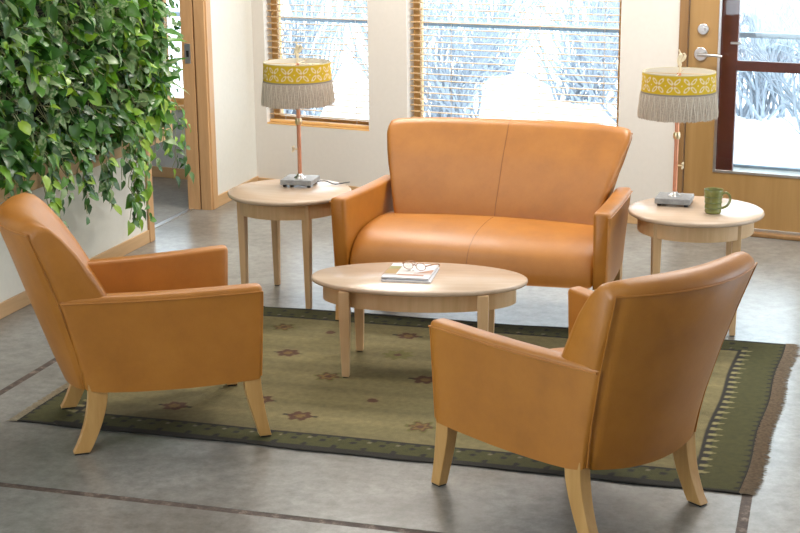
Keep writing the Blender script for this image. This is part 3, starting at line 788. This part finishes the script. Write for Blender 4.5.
# ------------------------------------------------------------------ rug
def build_rug():
    root = empty('area_rug', ((RX0+RX1)/2, (RY0+RY1)/2, 0)); tag(root, 'olive green wool rug with dark border and floral motifs', 'rug')
    W, D = RX1-RX0, RY1-RY0; st = .0085
    nx, ny = int(W/st), int(D/st)
    FIELD, GREEN, DARK, TOOTH = (.182, .152, .066), (.058, .057, .014), (.018, .016, .012), (.25, .22, .10)
    RED, OLV, GLD = (.085, .036, .018), (.125, .112, .03), (.17, .105, .03)
    rnd = random.Random(8)
    motifs = [(-2.542,6.613,0),(-2.229,6.316,1),(-2.171,5.771,0),(-2.001,6.721,2),(-1.922,6.046,3),(-1.769,6.384,0),(-1.62,5.775,1),(-2.415,5.923,0),(-2.041,7.042,0),(-2.724,7.032,1),(-2.76,5.749,0),(-2.80,6.35,2),(-1.60,6.981,1),(-1.2,6.95,0),(-1.25,6.35,1),(-.9,6.65,2),(-1.05,5.8,0),(-2.95,6.75,3),(-2.45,7.0,3),(-1.4,6.65,3)]
    vs, cs, fs = [], [], []
    for j in range(ny+1):
        for i in range(nx+1):
            x = RX0 + W*i/nx; y = RY0 + D*j/ny
            wob = .006*sin(x*5+1)+.004*sin(x*13)
            vs.append((x-(RX0+RX1)/2 + (y-6.35)*.046*max(0, (x+1.8)/1.6) + .006*sin(y*8)*max(0, (x+1.8)/1.6), y-(RY0+RY1)/2 + (wob if j in (0, ny) else 0), RUG_T + .001*sin(x*9)*sin(y*7)))
            dl, dr = x-RX0, RX1-x; db, df = RY1-y, y-RY0
            de = min(dl, dr); dn = min(db, df)
            c = FIELD
            # long side borders
            if dn < (.045 if df < .1 else .024): c = DARK
            elif dn < .185:
                c = GREEN
                if dn > .165: c = DARK
                else:
                    ph = (x*7.6) % 1; q = (x*7.6+.5) % 1
                    v1 = abs(ph-.5)*.26; v2 = abs(q-.5)*.26
                    if abs(dn-.062) < .016 and v1 < .030 - abs(dn-.062)*.9: c = DARK
                    if abs(dn-.120) < .016 and v2 < .030 - abs(dn-.120)*.9: c = DARK
                    if dn > .145 and (x*15.2) % 1 < .35: c = DARK
                    if abs(dn-.142) < .006 and abs(((x*7.6) % 1)-.5) < .06: c = (.17, .15, .09)
            if de < .215 and dn >= min(.022, de+.001):
                c2 = GREEN
                tt = (y*17) % 1; k1 = max(0, 1-abs(tt-.5)*4.5)
                if de < .012 + .026*k1: c2 = DARK
                if dn > .16:
                    t2 = (y*14) % 1; k2 = max(0, 1-abs(t2-.5)*2.4); k3 = max(0, 1-abs(((t2+.5) % 1)-.5)*3.2)
                    if de > .190 - .022*k2: c2 = DARK
                    if .205 - .062*k3 < de < .197 and k3 > .3: c2 = TOOTH
                if not (dn < .16 and de > .17): c = c2
            if c is FIELD:
                # abrash: woven lighter and darker bands
                k = 1 + .10*sin(y*23+1.3*sin(x*2)) + .06*sin(y*57) + .05*sin(x*3.1+y*9)
                c = tuple(v*k for v in FIELD)
                for mx, my, kd in motifs:
                    dx, dy = x-mx, y-my
                    if abs(dx) > .13 or abs(dy) > .13: continue
                    r = sqrt(dx*dx+dy*dy); a = math.atan2(dy, dx)
                    if kd == 3:
                        if r < .026: c = RED
                    elif kd == 0:
                        R = .040*(1+.5*abs(cos(3*a)))
                        if r < R*.45: c = GLD
                        elif r < R: c = RED
                        elif abs(dy) < .008 and abs(dx) < .08: c = DARK
                    elif kd == 1:
                        R = .060*(1+.25*cos(6*a))
                        if r < .018: c = RED
                        elif r < R*.6: c = GLD
                        elif r < R*.78: c = RED
                        elif r < R: c = OLV
                    else:
                        R = .070*(1+.18*cos(8*a))
                        if r < .02: c = RED
                        elif r < R: c = OLV
            cs.append(c)
            if i and j:
                a0 = (j-1)*(nx+1)+i-1; fs.append((a0, a0+1, a0+nx+2, a0+nx+1))
    pile = col_mesh('woven_field', vs, fs, cs, 'rug', root)
    pile.modifiers.new('s', 'SOLIDIFY').thickness = RUG_T-.0025
    for side in (-1, 1):
        mb = MB(); n = 900
        ln = .062 if side > 0 else .045
        for i in range(n):
            y = -D/2 + D*(i+rnd.random())/n; x0 = side*(W/2-.004) + (((y+(RY0+RY1)/2)-6.35)*.046 + .006*sin((y+(RY0+RY1)/2)*8) if side > 0 else 0); L = ln*rnd.uniform(.7, 1.25); yy = y+rnd.uniform(-.012, .012); w_ = .0019
            zc = rnd.uniform(.002, .006)
            mb.add([(x0, y-w_, zc), (x0, y+w_, zc), (x0, y, zc+.003), (x0+side*L*.6, (y+yy)/2-w_, zc*.6+.002), (x0+side*L*.6, (y+yy)/2+w_, zc*.6+.002), (x0+side*L*.6, (y+yy)/2, zc*.6+.006), (x0+side*L, yy, .002)],
                   [(0,1,4,3),(1,2,5,4),(2,0,3,5),(3,4,6),(4,5,6),(5,3,6)])
        fr = mb.build('fringe', 'rug_fringe' if side > 0 else 'rug_fringe_l', root); fr['kind'] = 'stuff'
build_rug()

# ------------------------------------------------------------------ living wall
PX, PY0, PY1, PZ0, PZ1 = -4.10, 5.7, 8.71, .695, 2.45
pl = empty('wall_planter', (XW+.001, (PY0+PY1)/2, PZ0)); tag(pl, 'wooden wall planter box full of trailing green plants', 'planter')
yc = (PY0+PY1)/2; dx = PX-XW-.001
MB().box(0, .03, PY0-yc+.02, PY1-yc-.02, .01, PZ1-PZ0).build('backing', 'soil', pl)
MB().box(dx-.022, dx, PY0-yc, PY1-yc, 0, .150).build('front_rail', 'fir_y', pl, bevel=.003)
MB().box(0, dx-.022, PY0-yc, PY1-yc, 0, .02).build('bottom_board', 'fir_y', pl)
MB().box(dx-.022, dx, PY1-yc-.05, PY1-yc, .150, PZ1-PZ0).build('side_stile', 'fir', pl, bevel=.003)
MB().box(0, dx-.022, PY1-yc-.022, PY1-yc, .02, PZ1-PZ0).build('side_board', 'fir', pl)
MB().box(.031, dx-.03, PY0-yc+.02, PY1-yc-.06, .02, .13).build('soil_bed', 'soil', pl)

def leaf_mesh(name, ts, ws, fold, droop, mats):
    out = {}
    vs = []; fs = []
    n = len(ts)
    for t, w_ in zip(ts, ws):
        zc = -droop*t*t
        vs += [(t-(.10 if t == 0 else 0)*1, w_, zc+fold*w_), (t if t > 0 else 0.02, 0, zc), (t-(.10 if t == 0 else 0), -w_, zc+fold*w_)]
    for i in range(n-1):
        a = i*3; b = a+3
        fs += [(a, b, b+1, a+1), (a+1, b+1, b+2, a+2)]
    for mt in mats:
        me = bpy.data.meshes.new(name+'_'+mt); me.from_pydata(vs, [], fs); me.update(); me.shade_smooth(); me.materials.append(M[mt]); out[mt] = me
    return out
MATS = ['leaf_dark', 'leaf_mid', 'leaf_lime', 'leaf_grey', 'leaf_var']
HEART = leaf_mesh('heart_leaf', [0, .12, .35, .6, .82, 1], [.20, .36, .39, .28, .13, .0], .30, .38, MATS)
POINT = leaf_mesh('pointed_leaf', [0, .15, .4, .7, 1], [.14, .25, .26, .14, .0], .35, .45, MATS)
OVAL = leaf_mesh('oval_leaf', [0, .2, .5, .8, 1], [.12, .30, .36, .22, .0], .22, .22, MATS)
LANCE = leaf_mesh('lance_leaf', [0, .2, .5, .8, 1], [.03, .085, .10, .06, .0], .35, .55, MATS)
def put_leaf(me, p, d, n, size, parent, origin):
    d = d.normalized(); n = (n - d*n.dot(d)); n = n.normalized() if n.length > 1e-4 else d.orthogonal().normalized()
    s = n.cross(d)
    o = bpy.data.objects.new('leaf', me); COL.objects.link(o); o.parent = parent
    o.matrix_basis = Matrix.Translation(p-origin) @ Matrix(((d.x, s.x, n.x, 0), (d.y, s.y, n.y, 0), (d.z, s.z, n.z, 0), (0, 0, 0, 1))) @ Matrix.Diagonal((size, size, size, 1))
    return o
def plant(pos, rnd, kind, label, nleaf, spread_y, spread_z, out, size, trail=0, tlen=.4, extra=()):
    root = empty('trailing_plant', pos); tag(root, label, 'plant', 'plants in the wall planter')
    org = Vector(pos); mb = MB()
    shapes, mats, wts = kind
    for i in range(nleaf):
        y = rnd.gauss(0, spread_y); z = rnd.gauss(0, spread_z) - .02
        x = out*(.25+.75*rnd.random())
        p = org + Vector((x, y, z))
        lim = 8.62 - (p.x-PX)*2.13 - rnd.random()*.05
        if p.y > lim: p.y = lim - rnd.random()*.10
        d = Vector((rnd.uniform(.0, 1.0), rnd.uniform(-1.1, 1.0), rnd.uniform(-1.2, .5)))
        nrm = Vector((rnd.uniform(.0, 1), rnd.uniform(-.9, .8), rnd.uniform(.1, 1.2)))
        put_leaf(rnd.choice(shapes)[rnd.choices(mats, wts)[0]], p, d, nrm, size*rnd.uniform(.65, 1.25), root, org)
        if i % 2 == 0:
            q0 = Vector((0, y*.4, z*.4+rnd.uniform(-.04, .04))); q2 = p-org; q1 = (q0+q2)/2 + Vector((.05, rnd.uniform(-.04, .04), .06))
            mb.tube([q0, q1, q2], .0022, 4, cap=False)
    for ex in extra:
        q = Vector(ex); d = Vector((.3, rnd.uniform(-.3, .8), rnd.uniform(-1, .2))); nrm = Vector((1, -.5, .6))
        put_leaf(OVAL[rnd.choice(('leaf_mid', 'leaf_dark', 'leaf_var'))], org+q, d, nrm, .045*rnd.uniform(.7, 1.2), root, org)
        mb.tube([Vector((.05, q.y*.3, q.z*.6)), (q+Vector((.05, 0, q.z*.6)))/2, q], .0016, 4, cap=False)
    for t in range(trail):
        y0 = rnd.gauss(0, spread_y*.8); L = rnd.uniform(.15, tlen); path = [Vector((out*.5, y0, 0)), Vector((out*.95, y0+rnd.uniform(-.03, .03), -.06))]
        zz = -.06; yy = y0
        while zz > -L-.1:
            zz -= .05; yy += rnd.uniform(-.025, .025); path.append(Vector((out*.95+rnd.uniform(-.015, .02), yy, zz)))
        mb.tube(path, .0025, 5, cap=False)
        for k, q in enumerate(path[1:]):
            for _ in range(rnd.choice((1, 1, 2))):
                d = Vector((rnd.uniform(0, .7), rnd.uniform(-1, 1), rnd.uniform(-1, -.1))); nrm = Vector((1, rnd.uniform(-.6, .2), rnd.uniform(.2, .9)))
                put_leaf(rnd.choice(shapes)[rnd.choices(mats, wts)[0]], org+q+d*.02, d, nrm, size*rnd.uniform(.55, .95), root, org)
    mb.build('stems', 'stem_pale', root, smooth=True)
    return root
KD = dict(
    dark=([HEART, POINT, OVAL], MATS, [6, 2, .8, .4, .6]),
    mix=([HEART, POINT, POINT], MATS, [3, 4, 2.5, 1, 1.5]),
    grey=([OVAL, POINT], MATS, [1.5, 2, .6, 4, 4]),
    lime=([HEART, POINT], MATS, [1, 4, 4, .3, .4]),
    fig=([OVAL], MATS, [6, 2, .2, .2, .8]),
    spider=([LANCE], MATS, [1, 4, 1, 3, 2]))
NAME = dict(dark='dark green heart-leaved', mix='mixed green heart-leaved', grey='silvery variegated', lime='bright lime-green', fig='small dark round-leaved', spider='thin strap-leaved')
ORD = ['first', 'second', 'third', 'fourth', 'fifth', 'sixth', 'seventh', 'eighth']
ROW = ['bottom', 'middle', 'top']
grid = [  # rows from the bottom, columns from the doorway end towards the camera
    ['lime', 'mix', 'lime', 'dark', 'dark', 'mix', 'dark'],
    ['spider', 'lime', 'grey', 'mix', 'dark', 'grey', 'dark'],
    ['fig', 'mix', 'lime', 'grey', 'mix', 'lime', 'mix'],
    ['fig', 'dark', 'lime', 'grey', 'grey', 'mix', 'dark']]
ROW = ['bottom', 'second lowest', 'third lowest', 'top']
rnd = random.Random(21)
for rI, row in enumerate(grid):
    for cI, kd in enumerate(row):
        y = 8.56 - cI*.34; z = .985 + rI*.25
        small = kd == 'fig'
        lab = '%s plant, %s from doorway in %s planter row' % (NAME[kd], ORD[cI], ROW[rI])
        plant((PX-.06, y, z), rnd, KD[kd], lab, 80 if small else (60 if kd == 'spider' else 78), .085 if small else .125, .12 if rI else .065, .15 if small else .24,
              .055 if small else (.17 if kd == 'spider' else .090), trail=(1, 3, 9, 4, 4, 5, 3)[cI] if rI == 0 else 0, tlen=.72 if cI == 2 else .36,
              extra=[(.09+.05*rnd.random(), .06+.10*rnd.random(), -.22+.34*rnd.random()) for _ in range(16)] if cI == 0 and rI in (1, 2) else [])
